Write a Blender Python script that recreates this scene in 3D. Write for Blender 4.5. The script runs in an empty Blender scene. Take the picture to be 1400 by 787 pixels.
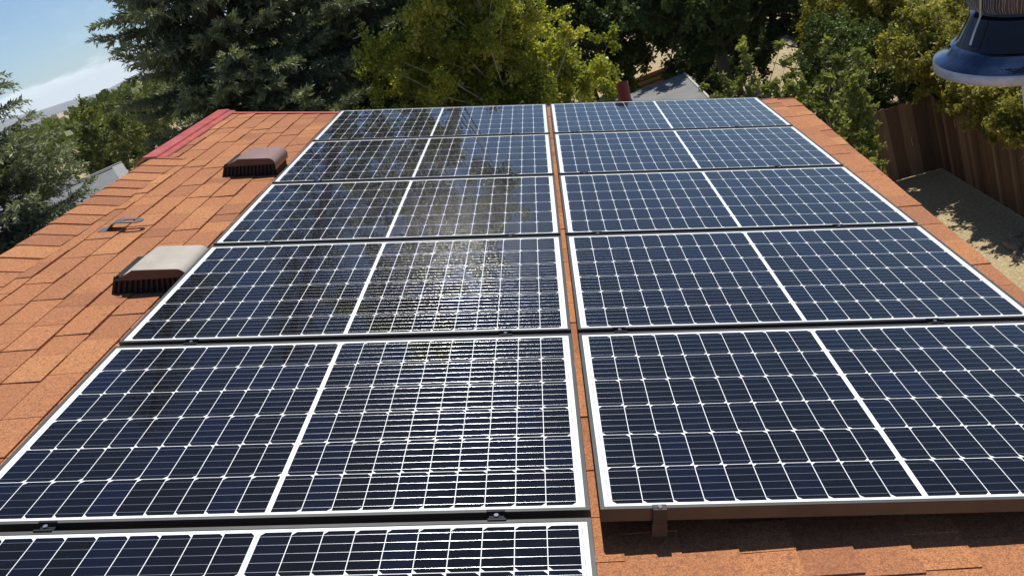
import bpy, bmesh, math, random
import numpy as np
from mathutils import Matrix, Vector

random.seed(7)
rng = np.random.default_rng(11)
scene = bpy.context.scene
COL = scene.collection
R = math.radians

# ------------------------------------------------------------------ camera
PITCH = R(19.0)                       # slope of the shingled roof
Z0 = 7.0                              # height of the panel plane's origin above the yard
cam_d = bpy.data.cameras.new('camera')
cam = bpy.data.objects.new('camera', cam_d)
COL.objects.link(cam)
right = Vector((0.93452319, 0.00196188, -0.35589684))
down = Vector((-0.32451167, -0.40593123, -0.85434888))
fwd = Vector((-0.14614578, 0.91390152, -0.37871549))
m = Matrix((right, -down, -fwd)).transposed().to_4x4()
m.translation = Vector((0.3165, -1.7485, 8.3698))
cam.matrix_world = m
cam_d.sensor_width = 36.0
cam_d.lens = 1149.06 / 1400.0 * 36.0
cam_d.shift_x = -17.35 / 1400.0
cam_d.shift_y = 3.0 / 1400.0
cam_d.clip_start = 0.05
cam_d.clip_end = 30000.0
scene.camera = cam

# ------------------------------------------------------------------ sun, sky, exposure
SUN_DIR = Vector((0.225, 0.285, 0.93)).normalized()
sun_el = math.asin(SUN_DIR.z)
sun_az = math.atan2(SUN_DIR.x, SUN_DIR.y)
sd = bpy.data.lights.new('sun', 'SUN')
sd.energy = 5.0
sd.angle = R(0.53)
sd.color = (1.0, 0.95, 0.87)
so = bpy.data.objects.new('sun', sd)
COL.objects.link(so)
so.rotation_euler = SUN_DIR.to_track_quat('Z', 'Y').to_euler()
so.location = (0, 0, 40)

world = bpy.data.worlds.new('World')
scene.world = world
world.use_nodes = True
wn, wl = world.node_tree.nodes, world.node_tree.links
wn.clear()
scene.view_settings.view_transform = 'Standard'
scene.view_settings.look = 'None'
scene.view_settings.gamma = 1.0
scene.view_settings.use_curve_mapping = False
scene.view_settings.exposure = 0.12


# ------------------------------------------------------------------ node helpers
class NT:
    """A tiny expression builder on a node tree."""
    def __init__(self, tree):
        self.t = tree
        self.n = tree.nodes
        self.l = tree.links

    def new(self, typ, **kw):
        nd = self.n.new(typ)
        for k, v in kw.items():
            setattr(nd, k, v)
        return nd

    def plug(self, sock, val):
        if isinstance(val, V):
            self.l.new(val.s, sock)
        elif isinstance(val, bpy.types.NodeSocket):
            self.l.new(val, sock)
        else:
            sock.default_value = val

    def math(self, op, a, b=None, c=None, clamp=False):
        nd = self.n.new('ShaderNodeMath')
        nd.operation = op
        nd.use_clamp = clamp
        self.plug(nd.inputs[0], a)
        if b is not None:
            self.plug(nd.inputs[1], b)
        if c is not None:
            self.plug(nd.inputs[2], c)
        return V(self, nd.outputs[0])

    def ramp(self, fac, stops, interp='LINEAR'):
        nd = self.n.new('ShaderNodeValToRGB')
        nd.color_ramp.interpolation = interp
        els = nd.color_ramp.elements
        while len(els) < len(stops):
            els.new(0.5)
        for e, (p, c) in zip(els, stops):
            e.position = p
            e.color = (*c, 1) if len(c) == 3 else c
        self.plug(nd.inputs[0], fac)
        return nd.outputs[0]

    def mix(self, fac, a, b, blend='MIX'):
        nd = self.n.new('ShaderNodeMix')
        nd.data_type = 'RGBA'
        nd.blend_type = blend
        self.plug(nd.inputs[0], fac)
        self.plug(nd.inputs[6], a if not isinstance(a, tuple) or len(a) == 4 else (*a, 1))
        self.plug(nd.inputs[7], b if not isinstance(b, tuple) or len(b) == 4 else (*b, 1))
        return nd.outputs[2]

    def noise(self, vec, scale, detail=3.0, rough=0.55, dist=0.0):
        nd = self.n.new('ShaderNodeTexNoise')
        if vec is not None:
            self.plug(nd.inputs['Vector'], vec)
        nd.inputs['Scale'].default_value = scale
        nd.inputs['Detail'].default_value = detail
        nd.inputs['Roughness'].default_value = rough
        nd.inputs['Distortion'].default_value = dist
        return V(self, nd.outputs['Fac'])

    def coord(self, which='Object'):
        return self.n.new('ShaderNodeTexCoord').outputs[which]

    def xyz(self, vec):
        nd = self.n.new('ShaderNodeSeparateXYZ')
        self.plug(nd.inputs[0], vec)
        return [V(self, o) for o in nd.outputs]

    def comb(self, x, y, z):
        nd = self.n.new('ShaderNodeCombineXYZ')
        for i, v in enumerate((x, y, z)):
            self.plug(nd.inputs[i], v)
        return nd.outputs[0]

    def attr(self, name):
        nd = self.n.new('ShaderNodeAttribute')
        nd.attribute_name = name
        return V(self, nd.outputs['Fac'])

    def bump(self, h, strength, dist=0.01):
        nd = self.n.new('ShaderNodeBump')
        nd.inputs['Strength'].default_value = strength
        nd.inputs['Distance'].default_value = dist
        self.plug(nd.inputs['Height'], h)
        return nd.outputs[0]


class V:
    def __init__(self, nt, s):
        self.nt, self.s = nt, s
    def __add__(self, o): return self.nt.math('ADD', self, o)
    def __radd__(self, o): return self.nt.math('ADD', o, self)
    def __sub__(self, o): return self.nt.math('SUBTRACT', self, o)
    def __rsub__(self, o): return self.nt.math('SUBTRACT', o, self)
    def __mul__(self, o): return self.nt.math('MULTIPLY', self, o)
    def __rmul__(self, o): return self.nt.math('MULTIPLY', o, self)
    def __truediv__(self, o): return self.nt.math('DIVIDE', self, o)
    def __lt__(self, o): return self.nt.math('LESS_THAN', self, o)
    def __gt__(self, o): return self.nt.math('GREATER_THAN', self, o)
    def floor(self): return self.nt.math('FLOOR', self)
    def fract(self): return self.nt.math('FRACT', self)
    def abs(self): return self.nt.math('ABSOLUTE', self)
    def min(self, o): return self.nt.math('MINIMUM', self, o)
    def max(self, o): return self.nt.math('MAXIMUM', self, o)
    def smooth(self, a, b):
        nd = self.nt.new('ShaderNodeMapRange', interpolation_type='SMOOTHSTEP')
        self.nt.plug(nd.inputs[0], self)
        self.nt.plug(nd.inputs[1], a)
        self.nt.plug(nd.inputs[2], b)
        return V(self.nt, nd.outputs[0])
    def lin(self, a, b, c, d):
        nd = self.nt.new('ShaderNodeMapRange')
        for i, v in enumerate((self, a, b, c, d)):
            self.nt.plug(nd.inputs[i], v)
        return V(self.nt, nd.outputs[0])


def material(name):
    mt = bpy.data.materials.new(name)
    mt.use_nodes = True
    nt = NT(mt.node_tree)
    b = mt.node_tree.nodes['Principled BSDF']
    return mt, nt, b


def simple(name, col, rough=0.6, metal=0.0, var=0.15, scale=20.0, bump=0.0, spec=0.5, coat=0.0):
    mt, nt, b = material(name)
    n = nt.noise(nt.coord(), scale, 5)
    lo = tuple(max(0, c * (1 - var)) for c in col)
    hi = tuple(min(1, c * (1 + var)) for c in col)
    nt.plug(b.inputs['Base Color'], nt.ramp(n, [(0.3, lo), (0.7, hi)]))
    b.inputs['Roughness'].default_value = rough
    b.inputs['Metallic'].default_value = metal
    b.inputs['Specular IOR Level'].default_value = spec
    b.inputs['Coat Weight'].default_value = coat
    if bump:
        nt.plug(b.inputs['Normal'], nt.bump(n, bump, 0.01))
    return mt


# ------------------------------------------------------------------ sky
nt = NT(world.node_tree)
sky = nt.new('ShaderNodeTexSky', sky_type='NISHITA')
sky.sun_disc = False
sky.sun_elevation = sun_el
sky.sun_rotation = sun_az
sky.altitude = 1400
sky.air_density = 1.0
sky.dust_density = 0.25
sky.ozone_density = 2.0
bg = nt.new('ShaderNodeBackground')
bg.inputs['Strength'].default_value = 0.095
out = nt.new('ShaderNodeOutputWorld')
g = nt.new('ShaderNodeTexCoord').outputs['Generated']
gx, gy, gz = nt.xyz(g)
az = nt.math('ARCTAN2', gx, gy)
el = nt.math('ARCSINE', gz)
cvec = nt.comb(az * 9.0, el * 60.0, 0.0)
n1 = nt.noise(cvec, 1.0, 6, 0.6)
n2 = nt.noise(nt.comb(az * 40.0, el * 120.0, 3.0), 1.0, 5, 0.6)
# a long bank of cloud low over the valley, its top edge ragged
top = n1 * 0.030 + n2 * 0.012 + 0.012
bank = (top - el).smooth(0.0, 0.008) * 0.75
thin = (n1 * 0.6 + n2 * 0.4).smooth(0.52, 0.75) * el.smooth(0.0, 0.1) * 0.25
cm = bank.max(thin)
skyb = nt.mix(1.0, sky.outputs[0], (0.89, 0.98, 1.09, 1), 'MULTIPLY')
skycol = nt.mix(cm, skyb, (10.4, 11.4, 12.2, 1))
wl.new(skycol, bg.inputs['Color'])
wl.new(bg.outputs[0], out.inputs['Surface'])


# ------------------------------------------------------------------ object helpers
def link(o, parent=None):
    COL.objects.link(o)
    if parent is not None:
        o.parent = parent
    return o


def tag(o, label=None, cat=None, group=None, kind=None):
    if label: o['label'] = label
    if cat: o['category'] = cat
    if group: o['group'] = group
    if kind: o['kind'] = kind
    return o


def empty(name, loc=(0, 0, 0), rot=(0, 0, 0)):
    e = bpy.data.objects.new(name, None)
    e.empty_display_size = 0.1
    e.location = loc
    e.rotation_euler = rot
    return link(e)


def mesh_obj(name, verts, faces, mat, parent=None, smooth=False, attrs=None):
    me = bpy.data.meshes.new(name)
    verts = np.asarray(verts, dtype=np.float32)
    if isinstance(faces, np.ndarray):
        nf, k = faces.shape
        me.vertices.add(len(verts))
        me.vertices.foreach_set('co', verts.ravel())
        me.loops.add(nf * k)
        me.loops.foreach_set('vertex_index', faces.astype(np.int32).ravel())
        me.polygons.add(nf)
        me.polygons.foreach_set('loop_start', np.arange(0, nf * k, k, dtype=np.int32))
        me.polygons.foreach_set('loop_total', np.full(nf, k, dtype=np.int32))
    else:
        me.from_pydata([tuple(v) for v in verts], [], [tuple(f) for f in faces])
    if attrs:
        for an, (dom, vals) in attrs.items():
            a = me.attributes.new(an, 'FLOAT', dom)
            a.data.foreach_set('value', np.asarray(vals, dtype=np.float32))
    me.update(calc_edges=True)
    me.validate()
    me.polygons.foreach_set('use_smooth', np.full(len(me.polygons), bool(smooth)))
    if mat is not None:
        me.materials.append(mat)
    return link(bpy.data.objects.new(name, me), parent)


class MB:
    """Collects boxes, prisms, tubes and lathes; build() links them as one mesh object."""
    def __init__(self):
        self.v, self.f = [], []

    def add(self, vs, fs):
        o = len(self.v)
        self.v += [tuple(p) for p in vs]
        self.f += [tuple(i + o for i in f) for f in fs]

    def box(self, x0, x1, y0, y1, z0, z1):
        vs = [(x, y, z) for z in (z0, z1) for y in (y0, y1) for x in (x0, x1)]
        self.add(vs, [(0, 2, 3, 1), (4, 5, 7, 6), (0, 1, 5, 4), (2, 6, 7, 3), (0, 4, 6, 2), (1, 3, 7, 5)])
        return self

    def prism(self, poly, a, b, axis='y'):
        """poly of 2-D points extruded along an axis from a to b"""
        n = len(poly)
        def P(p, t):
            return (p[0], t, p[1]) if axis == 'y' else ((p[0], p[1], t) if axis == 'z' else (t, p[0], p[1]))
        vs = [P(p, a) for p in poly] + [P(p, b) for p in poly]
        fs = [tuple(range(n)), tuple(range(2 * n - 1, n - 1, -1))]
        fs += [((i + 1) % n, i, n + i, n + (i + 1) % n) for i in range(n)]
        self.add(vs, fs)
        return self

    def tube(self, pts, rad, seg=8, cap=True):
        pts = [Vector(p) for p in pts]
        rads = rad if isinstance(rad, (list, tuple)) else [rad] * len(pts)
        vs, fs = [], []
        for i, p in enumerate(pts):
            d = (pts[min(i + 1, len(pts) - 1)] - pts[max(i - 1, 0)]).normalized()
            a = d.orthogonal().normalized() if i == 0 else (a - d * a.dot(d)).normalized()
            b = d.cross(a)
            for k in range(seg):
                t = 2 * math.pi * k / seg
                vs.append(p + (a * math.cos(t) + b * math.sin(t)) * rads[i])
        for i in range(len(pts) - 1):
            for k in range(seg):
                k2 = (k + 1) % seg
                fs.append((i * seg + k, i * seg + k2, (i + 1) * seg + k2, (i + 1) * seg + k))
        if cap:
            fs.append(tuple(range(seg - 1, -1, -1)))
            fs.append(tuple((len(pts) - 1) * seg + k for k in range(seg)))
        self.add(vs, fs)
        return self

    def lathe(self, prof, seg=48, c=(0, 0, 0)):
        vs, fs = [], []
        n = len(prof)
        for k in range(seg):
            t = 2 * math.pi * k / seg
            for r, z in prof:
                vs.append((c[0] + r * math.cos(t), c[1] + r * math.sin(t), c[2] + z))
        for k in range(seg):
            k2 = (k + 1) % seg
            for i in range(n - 1):
                fs.append((k * n + i, k2 * n + i, k2 * n + i + 1, k * n + i + 1))
        self.add(vs, fs)
        return self

    def build(self, name, mat, parent=None, smooth=False, bevel=0.0, autosmooth=False):
        o = mesh_obj(name, self.v, self.f, mat, parent, smooth)
        me = o.data
        bm = bmesh.new()
        bm.from_mesh(me)
        bmesh.ops.remove_doubles(bm, verts=bm.verts, dist=1e-6)
        bmesh.ops.recalc_face_normals(bm, faces=bm.faces)
        if autosmooth:
            for f in bm.faces:
                f.smooth = True
            for e in bm.edges:
                if len(e.link_faces) == 2 and e.calc_face_angle(0) > R(35):
                    e.smooth = False
        bm.to_mesh(me)
        bm.free()
        if bevel:
            md = o.modifiers.new('bevel', 'BEVEL')
            md.width = bevel
            md.segments = 2
            md.limit_method = 'ANGLE'
        return o


ROT = (0, PITCH, 0)
def roofpt(u, v, w):
    c, s = math.cos(PITCH), math.sin(PITCH)
    return (u * c + w * s, v, -u * s + w * c + Z0)


# ------------------------------------------------------------------ materials
def shingle_material(name='asphalt_shingle'):
    mt, nt, b = material(name)
    tone = nt.attr('tone')
    co = nt.coord()
    gran = nt.noise(co, 210.0, 3, 0.75)
    gran2 = nt.noise(co, 75.0, 3, 0.7)
    big = nt.noise(co, 2.2, 4, 0.6)
    mid = nt.noise(co, 16.0, 4, 0.65)
    base = nt.ramp(tone, [(0.0, (0.27, 0.110, 0.058)), (0.35, (0.41, 0.168, 0.076)),
                          (0.65, (0.51, 0.215, 0.090)), (1.0, (0.60, 0.285, 0.112))])
    c1 = nt.mix(gran.smooth(0.38, 0.62) * 0.75, base, (0.16, 0.072, 0.043), 'MIX')
    c2 = nt.mix(gran2.smooth(0.30, 0.46) * -0.22 + 0.22, c1, (0.60, 0.33, 0.15), 'MIX')
    c2 = nt.mix(gran2.smooth(0.52, 0.66) * 0.6, c2, (0.18, 0.07, 0.036), 'MIX')
    dirt = (big.smooth(0.5, 0.75) * 0.28 + mid.smooth(0.52, 0.8) * 0.35)
    c3 = nt.mix(dirt, c2, (0.20, 0.105, 0.06), 'MIX')
    nt.plug(b.inputs['Base Color'], c3)
    b.inputs['Roughness'].default_value = 0.9
    b.inputs['Specular IOR Level'].default_value = 0.25
    nt.plug(b.inputs['Normal'], nt.bump(gran, 0.55, 0.004))
    return mt


M_SHINGLE = shingle_material()
M_UNDER = simple('underlayment', (0.06, 0.028, 0.018), 0.9)
M_REDMETAL = simple('red_painted_metal', (0.42, 0.085, 0.072), 0.42, 0.0, 0.22, 9, coat=0.25)
M_STUCCO = simple('stucco', (0.42, 0.34, 0.26), 0.9, 0, 0.1, 60, 0.3)
M_FRAME = simple('anodised_frame', (0.105, 0.107, 0.103), 0.48, 0.85, 0.08, 12)
M_FRAME_SIDE = None
M_BLACKMETAL = simple('black_anodised', (0.02, 0.02, 0.022), 0.45, 0.6, 0.1, 30)
M_RAIL = simple('mill_rail', (0.06, 0.055, 0.055), 0.5, 0.5, 0.1, 30)
M_STEEL = simple('stainless_bolt', (0.55, 0.55, 0.56), 0.3, 1.0, 0.1, 50)
M_GLASS = simple('window_glass', (0.03, 0.04, 0.05), 0.06, 0, 0.1, 2)


def laminate_material():
    """White backsheet, 6 x 20 half cells with cut corners, five wires to each cell, all under glass."""
    mt, nt, b = material('solar_laminate')
    W, H = 1.684, 1.0
    x, y, z = nt.xyz(nt.coord())
    lip, side, mid = 0.0115, 0.021, 0.0065
    px_ = (W / 2 - lip - side - mid) / 10
    py_ = (H - 2 * lip - 2 * 0.0115) / 6
    gap = 0.0021
    half = x > W / 2
    xl = (x - (lip + side)) * (1 - half) + (x - (W / 2 + mid)) * half
    fx = xl / px_
    fy = (y - (lip + 0.0115)) / py_
    ix, iy = fx.floor(), fy.floor()
    lx, ly = fx.fract() * px_, fy.fract() * py_
    inside = (fx > 0) * (fx < 10) * (fy > 0) * (fy < 6)
    ex = lx.min(px_ - lx)
    ey = ly.min(py_ - ly)
    cell = inside * (ex > gap / 2) * (ey > gap / 2)
    par = (iy * 0.5).fract() > 0.25
    flip = (half - par).abs()                       # the side whose corners are cut
    a = lx * (1 - flip) + (px_ - lx) * flip
    cell = cell * ((a + ey) > 0.0125)
    # wires along the length of the cells
    sp = (py_ - gap) / 5
    t = ((ly - gap / 2) / sp).fract() - 0.5
    d = t * sp
    wire = cell * (d.abs() < 0.00072)
    # fine printed fingers, a slight texture on the cell
    fing = ((lx / 0.0016).fract() - 0.5).abs().smooth(0.32, 0.5)
    wn_ = nt.new('ShaderNodeTexWhiteNoise', noise_dimensions='4D')
    oi = nt.new('ShaderNodeObjectInfo')
    nt.plug(wn_.inputs['Vector'], nt.comb(ix + half * 40, iy, 0.0))
    nt.plug(wn_.inputs['W'], oi.outputs['Random'])
    cr = V(nt, wn_.outputs['Value'])
    cellcol = nt.ramp(cr, [(0.0, (0.0030, 0.0031, 0.0042)), (0.6, (0.0034, 0.0037, 0.0068)), (1.0, (0.0040, 0.0055, 0.0160))])
    cellcol = nt.mix(fing * 0.03, cellcol, (0.2, 0.2, 0.22, 1))
    # ribbons in the side margins and the middle strip: short grey dashes
    dash = ((y / 0.052).fract() < 0.55) * nt.noise(nt.comb(x * 3, y * 30, 0.0), 1.0, 2).smooth(0.35, 0.5)
    rib_s = (x - (lip + side * 0.62)).abs() < 0.0022
    rib_e = (x - (W - lip - side * 0.62)).abs() < 0.0022
    rib_m = (x - W / 2).abs() < 0.0018
    rib = (rib_s + rib_e + rib_m).min(1.0) * dash * (fy > 0.05) * (fy < 5.95)
    white = nt.mix(rib, (0.78, 0.79, 0.78, 1), (0.42, 0.43, 0.44, 1))
    col = nt.mix(cell, white, cellcol)
    col = nt.mix(wire, col, (0.50, 0.50, 0.52, 1))
    # dust and dried streaks on the glass
    oloc = nt.new('ShaderNodeObjectInfo').outputs['Location']
    vadd = nt.new('ShaderNodeVectorMath', operation='ADD')
    nt.plug(vadd.inputs[0], nt.coord())
    nt.plug(vadd.inputs[1], oloc)
    sx, sy, sz = nt.xyz(vadd.outputs[0])
    streak = nt.noise(nt.comb(sx * 2.2, sy * 5.5, 0.0), 1.6, 6, 0.7, 1.2)
    film = nt.noise(vadd.outputs[0], 1.1, 3, 0.5)
    spk = nt.noise(vadd.outputs[0], 90.0, 1, 0.5)
    dust = streak.smooth(0.56, 0.80) * film.smooth(0.45, 0.7) * 0.050 + spk.smooth(0.74, 0.82) * 0.02
    col = nt.mix(dust * (1 - wire), col, (0.42, 0.46, 0.52, 1))
    nt.plug(b.inputs['Base Color'], col)
    nt.plug(b.inputs['Metallic'], wire * 0.9)
    nt.plug(b.inputs['Roughness'], 0.5 - wire * 0.28)
    nt.plug(b.inputs['Specular IOR Level'], (1 - cell) * 0.3 + wire * 0.4 + 0.02)
    # round wires: the shading normal turns across each wire
    k = (d / 0.00072) * 0.50 * wire
    nv = nt.comb(0.0, k, 1.0)
    vt = nt.new('ShaderNodeVectorTransform', vector_type='NORMAL', convert_from='OBJECT', convert_to='WORLD')
    nt.plug(vt.inputs[0], nv)
    nt.plug(b.inputs['Normal'], vt.outputs[0])
    b.inputs['Coat Weight'].default_value = 1.0
    b.inputs['Coat IOR'].default_value = 1.28
    nt.plug(b.inputs['Coat Roughness'], dust * 0.4 + 0.012)
    return mt


M_LAM = laminate_material()


def foliage_material(name, dark, mid, light, trans=0.25, rough=0.55):
    mt, nt, b = material(name)
    tone = nt.attr('tone')
    col = nt.ramp(tone, [(0.0, dark), (0.5, mid), (1.0, light)])
    nt.plug(b.inputs['Base Color'], col)
    b.inputs['Roughness'].default_value = rough
    b.inputs['Specular IOR Level'].default_value = 0.35
    if trans:
        tr = nt.new('ShaderNodeBsdfTranslucent')
        nt.plug(tr.inputs['Color'], nt.mix(1.0, col, (1.7, 1.65, 0.6, 1), 'MULTIPLY'))
        mx = nt.new('ShaderNodeMixShader')
        mx.inputs[0].default_value = trans
        o = nt.n['Material Output']
        nt.l.new(b.outputs[0], mx.inputs[1])
        nt.l.new(tr.outputs[0], mx.inputs[2])
        nt.l.new(mx.outputs[0], o.inputs[0])
    return mt


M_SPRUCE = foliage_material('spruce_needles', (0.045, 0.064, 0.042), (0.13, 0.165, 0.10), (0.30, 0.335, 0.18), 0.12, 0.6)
M_ASPEN = foliage_material('aspen_leaves', (0.13, 0.155, 0.024), (0.27, 0.30, 0.050), (0.50, 0.49, 0.14), 0.48, 0.36)
M_DARKLEAF = foliage_material('elm_leaves', (0.020, 0.036, 0.010), (0.045, 0.075, 0.017), (0.11, 0.15, 0.04), 0.25)
M_SHRUB = foliage_material('shrub_leaves', (0.045, 0.075, 0.018), (0.09, 0.13, 0.028), (0.17, 0.19, 0.05), 0.25)
M_YELLOW = foliage_material('apricot_leaves', (0.11, 0.12, 0.022), (0.25, 0.24, 0.05), (0.44, 0.40, 0.14), 0.4)
M_SHOOT = foliage_material('sapling_leaves', (0.08, 0.11, 0.026), (0.20, 0.23, 0.06), (0.34, 0.35, 0.13), 0.4)
M_FAR = foliage_material('far_leaves', (0.055, 0.075, 0.014), (0.12, 0.145, 0.025), (0.21, 0.22, 0.05), 0.25)
M_CONE = simple('spruce_cone', (0.26, 0.11, 0.045), 0.8, 0, 0.4, 60, 0.6)
M_BARK = simple('bark', (0.10, 0.075, 0.055), 0.9, 0, 0.4, 30, 0.5)
M_WHITEBARK = simple('aspen_bark', (0.34, 0.32, 0.26), 0.8, 0, 0.35, 12, 0.2)


# ------------------------------------------------------------------ ground and far land
def ground():
    n = 70
    # cells grow with distance
    t = np.linspace(-1, 1, n)
    s = np.sign(t) * (np.abs(t) ** 3.5) * 6500
    X, Y = np.meshgrid(s, s)
    r = np.hypot(X, Y)
    Z = np.zeros_like(X)
    vs = np.stack([X, Y, Z], -1).reshape(-1, 3)
    i = np.arange(n * n).reshape(n, n)
    fs = np.stack([i[:-1, :-1], i[:-1, 1:], i[1:, 1:], i[1:, :-1]], -1).reshape(-1, 4)
    mt, nt, b = material('dry_ground')
    co = nt.coord()
    a = nt.noise(co, 0.25, 6, 0.6)
    c = nt.noise(co, 5.0, 6, 0.7)
    f = nt.noise(co, 38.0, 3, 0.7)
    col = nt.ramp(a, [(0.35, (0.30, 0.23, 0.125)), (0.6, (0.42, 0.33, 0.18))])
    col = nt.mix(c.smooth(0.4, 0.7) * 0.6, col, (0.40, 0.31, 0.17, 1))
    col = nt.mix(f.smooth(0.48, 0.62) * 0.7, col, (0.17, 0.125, 0.07, 1))
    st = nt.noise(co, 17.0, 5, 0.8)
    col = nt.mix(st.smooth(0.50, 0.60) * 0.75, col, (0.62, 0.53, 0.33, 1))
    nt.plug(b.inputs['Base Color'], col)
    b.inputs['Roughness'].default_value = 0.95
    nt.plug(b.inputs['Normal'], nt.bump(f + c * 0.6 + st, 0.6, 0.05))
    o = mesh_obj('ground', vs, fs, mt)
    tag(o, kind='structure')


def mountains():
    mt = simple('mountain_rock', (0.20, 0.20, 0.19), 0.95, 0, 0.2, 0.01)
    az = np.radians(np.linspace(-75, 40, 240))
    rows = []
    for j, (d, f) in enumerate(((4300, 0.0), (4700, 0.45), (5200, 1.0), (5900, 0.0))):
        a = az
        h = 62 + 26 * np.sin(a * 7 + 1.0) + 16 * np.sin(a * 17 + 0.4) + 8 * np.sin(a * 41) + 4 * np.sin(a * 97 + 2)
        h = np.maximum(h, 8) * f
        rows.append(np.stack([d * np.sin(a), d * np.cos(a), h - 0.5], -1))
    vs = np.concatenate(rows)
    n = len(az)
    i = np.arange(4 * n).reshape(4, n)
    fs = np.stack([i[:-1, :-1], i[:-1, 1:], i[1:, 1:], i[1:, :-1]], -1).reshape(-1, 4)
    o = mesh_obj('hills', vs, fs, mt, smooth=True)
    tag(o, kind='structure')


ground()
mountains()
hz = MB().box(-6700, 6700, -6700, 6700, -1.0, 150.0).build('haze', None)
hm = bpy.data.materials.new('haze_air')
hm.use_nodes = True
hm.node_tree.nodes.clear()
hv = hm.node_tree.nodes.new('ShaderNodeVolumePrincipled')
hv.inputs['Color'].default_value = (0.80, 0.90, 1.0, 1)
hv.inputs['Density'].default_value = 0.00009
hv.inputs['Anisotropy'].default_value = 0.2
ho = hm.node_tree.nodes.new('ShaderNodeOutputMaterial')
hm.node_tree.links.new(hv.outputs[0], ho.inputs['Volume'])
hz.data.materials.append(hm)
tag(hz, kind='stuff')

# ------------------------------------------------------------------ the house and its shingled roof
W_ROOF = -0.125
U_RIDGE, U_EAVE0 = -2.88, 1.90
V_NEAR, V_FAR = -3.2, 5.60


def eave(v):
    return 1.905 + 0.055 * (v - 1.4)


def rake(u):
    return V_FAR - 0.02 + max(0.0, (-1.62 - u)) * 0.14


def shingles(u_eave, seed, rakef):
    """Courses of laminated tabs, each tab a thin wedge; u runs down the slope, v along the eave."""
    rg = np.random.default_rng(seed)
    e = 0.147
    vs, fs, tone = [], [], []
    n = int((2.45 - U_RIDGE) / e) + 2
    for k in range(n):
        ub0 = U_RIDGE + (k + 1) * e          # the butt edge of this course
        if ub0 - e > 2.2:
            break
        v = V_NEAR - rg.uniform(0, 0.3)
        last_raise = 0
        while v < 6.0:
            L = rg.choice([0.13, 0.18, 0.22, 0.26, 0.30]) * rg.uniform(0.9, 1.1)
            v1 = v + L
            vm = (v + v1) / 2
            ub = ub0 + rg.normal(0, 0.0012)
            ua = ub0 - e - 0.03
            ue = u_eave(vm)
            vmax = rakef(ub)
            a0, a1 = max(v, V_NEAR), min(v1 - 0.0035, vmax)
            if a1 - a0 > 0.02 and ua < ue:
                ubv = min(ub, ue)
                raise_ = 0.0045 if (rg.random() < 0.5) else 0.0
                tb = 0.009 + raise_ + rg.normal(0, 0.0007)
                ta = 0.0015 + raise_ * 0.5
                if ub > ue:
                    tb = ta + (tb - ta) * (ubv - ua) / (ub - ua)
                eu0 = min(ub, u_eave(a0)); eu1 = min(ub, u_eave(a1))
                tw = rg.normal(0, 0.002)
                b0 = len(vs)
                vs += [(ua, a0, ta), (ua, a1, ta), (eu1, a1 + tw, tb), (eu0, a0 + tw, tb),
                       (eu1, a1 + tw, -0.02 if ub > ue else 0.0), (eu0, a0 + tw, -0.02 if ub > ue else 0.0), (ua, a0, 0.0), (ua, a1, 0.0)]
                f = [(0, 3, 2, 1), (3, 5, 4, 2), (0, 6, 5, 3), (1, 2, 4, 7)]
                fs += [tuple(i + b0 for i in q) for q in f]
                t = np.clip(rg.normal(0.58 if raise_ else 0.48, 0.16), 0, 1)
                tone += [t] * 4
            v = v1
    return vs, np.array(fs), tone


house = empty('house', (0, 0, 0))
tag(house, 'house with the orange shingled roof the solar panels are mounted on', 'house')
roof_e = empty('roof', (0, 0, Z0))
roof_e.parent = house


def roof_part(o, rot=PITCH):
    o.location = (0, 0, Z0)
    o.rotation_euler = (0, rot, 0)
    return o


# move the Empty out: the roof deck itself is the part "roof"
bpy.data.objects.remove(roof_e)
sv, sf, stn = shingles(eave, 3, rake)
sv = np.array(sv) + np.array([0, 0, W_ROOF])
roof = roof_part(mesh_obj('roof', sv, sf, M_SHINGLE, house, attrs={'tone': ('FACE', stn)}))
roof['label'] = 'orange brown laminated asphalt shingles'
dk = MB()
far_l, far_r = rake(U_RIDGE), rake(2.1)
poly = [(U_RIDGE, V_NEAR), (eave(V_NEAR) - 0.01, V_NEAR), (eave(far_r) - 0.01, far_r - 0.005), (-1.62, far_r - 0.005), (U_RIDGE, far_l - 0.005)]
dk.prism(poly, W_ROOF - 0.05, W_ROOF - 0.0005, 'z')
roof_part(dk.build('roof_deck', M_UNDER, house))

# the far slope of the same roof
APEX = Vector(roofpt(U_RIDGE, 0, W_ROOF))
sv2, sf2, stn2 = shingles(lambda v: 1.9, 5, lambda u: V_FAR + 0.12)
sv2 = np.array(sv2) - np.array([U_RIDGE, 0, 0])
back = mesh_obj('roof', sv2, sf2[:, ::-1].copy(), M_SHINGLE, house, attrs={'tone': ('FACE', stn2)})
bk_v = np.array(sv2)
c_, s_ = math.cos(PITCH), math.sin(PITCH)
wv = np.stack([APEX.x - (bk_v[:, 0] * c_ + bk_v[:, 2] * s_) + 0.0, bk_v[:, 1], APEX.z - bk_v[:, 0] * s_ + bk_v[:, 2] * c_], -1)
wv[:, 0] = APEX.x - bk_v[:, 0] * c_ - bk_v[:, 2] * s_
back.data.vertices.foreach_set('co', wv.astype(np.float32).ravel())
back.data.update()
dk = MB()
half_w = 4.78 * c_
dk.prism([(APEX.x, APEX.z - 0.004), (APEX.x - half_w, APEX.z - 0.004 - 4.78 * s_), (APEX.x - half_w, APEX.z - 0.06 - 4.78 * s_), (APEX.x, APEX.z - 0.06)], V_NEAR, V_FAR + 0.11)
dk.build('roof_deck', M_UNDER, house)

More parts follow.
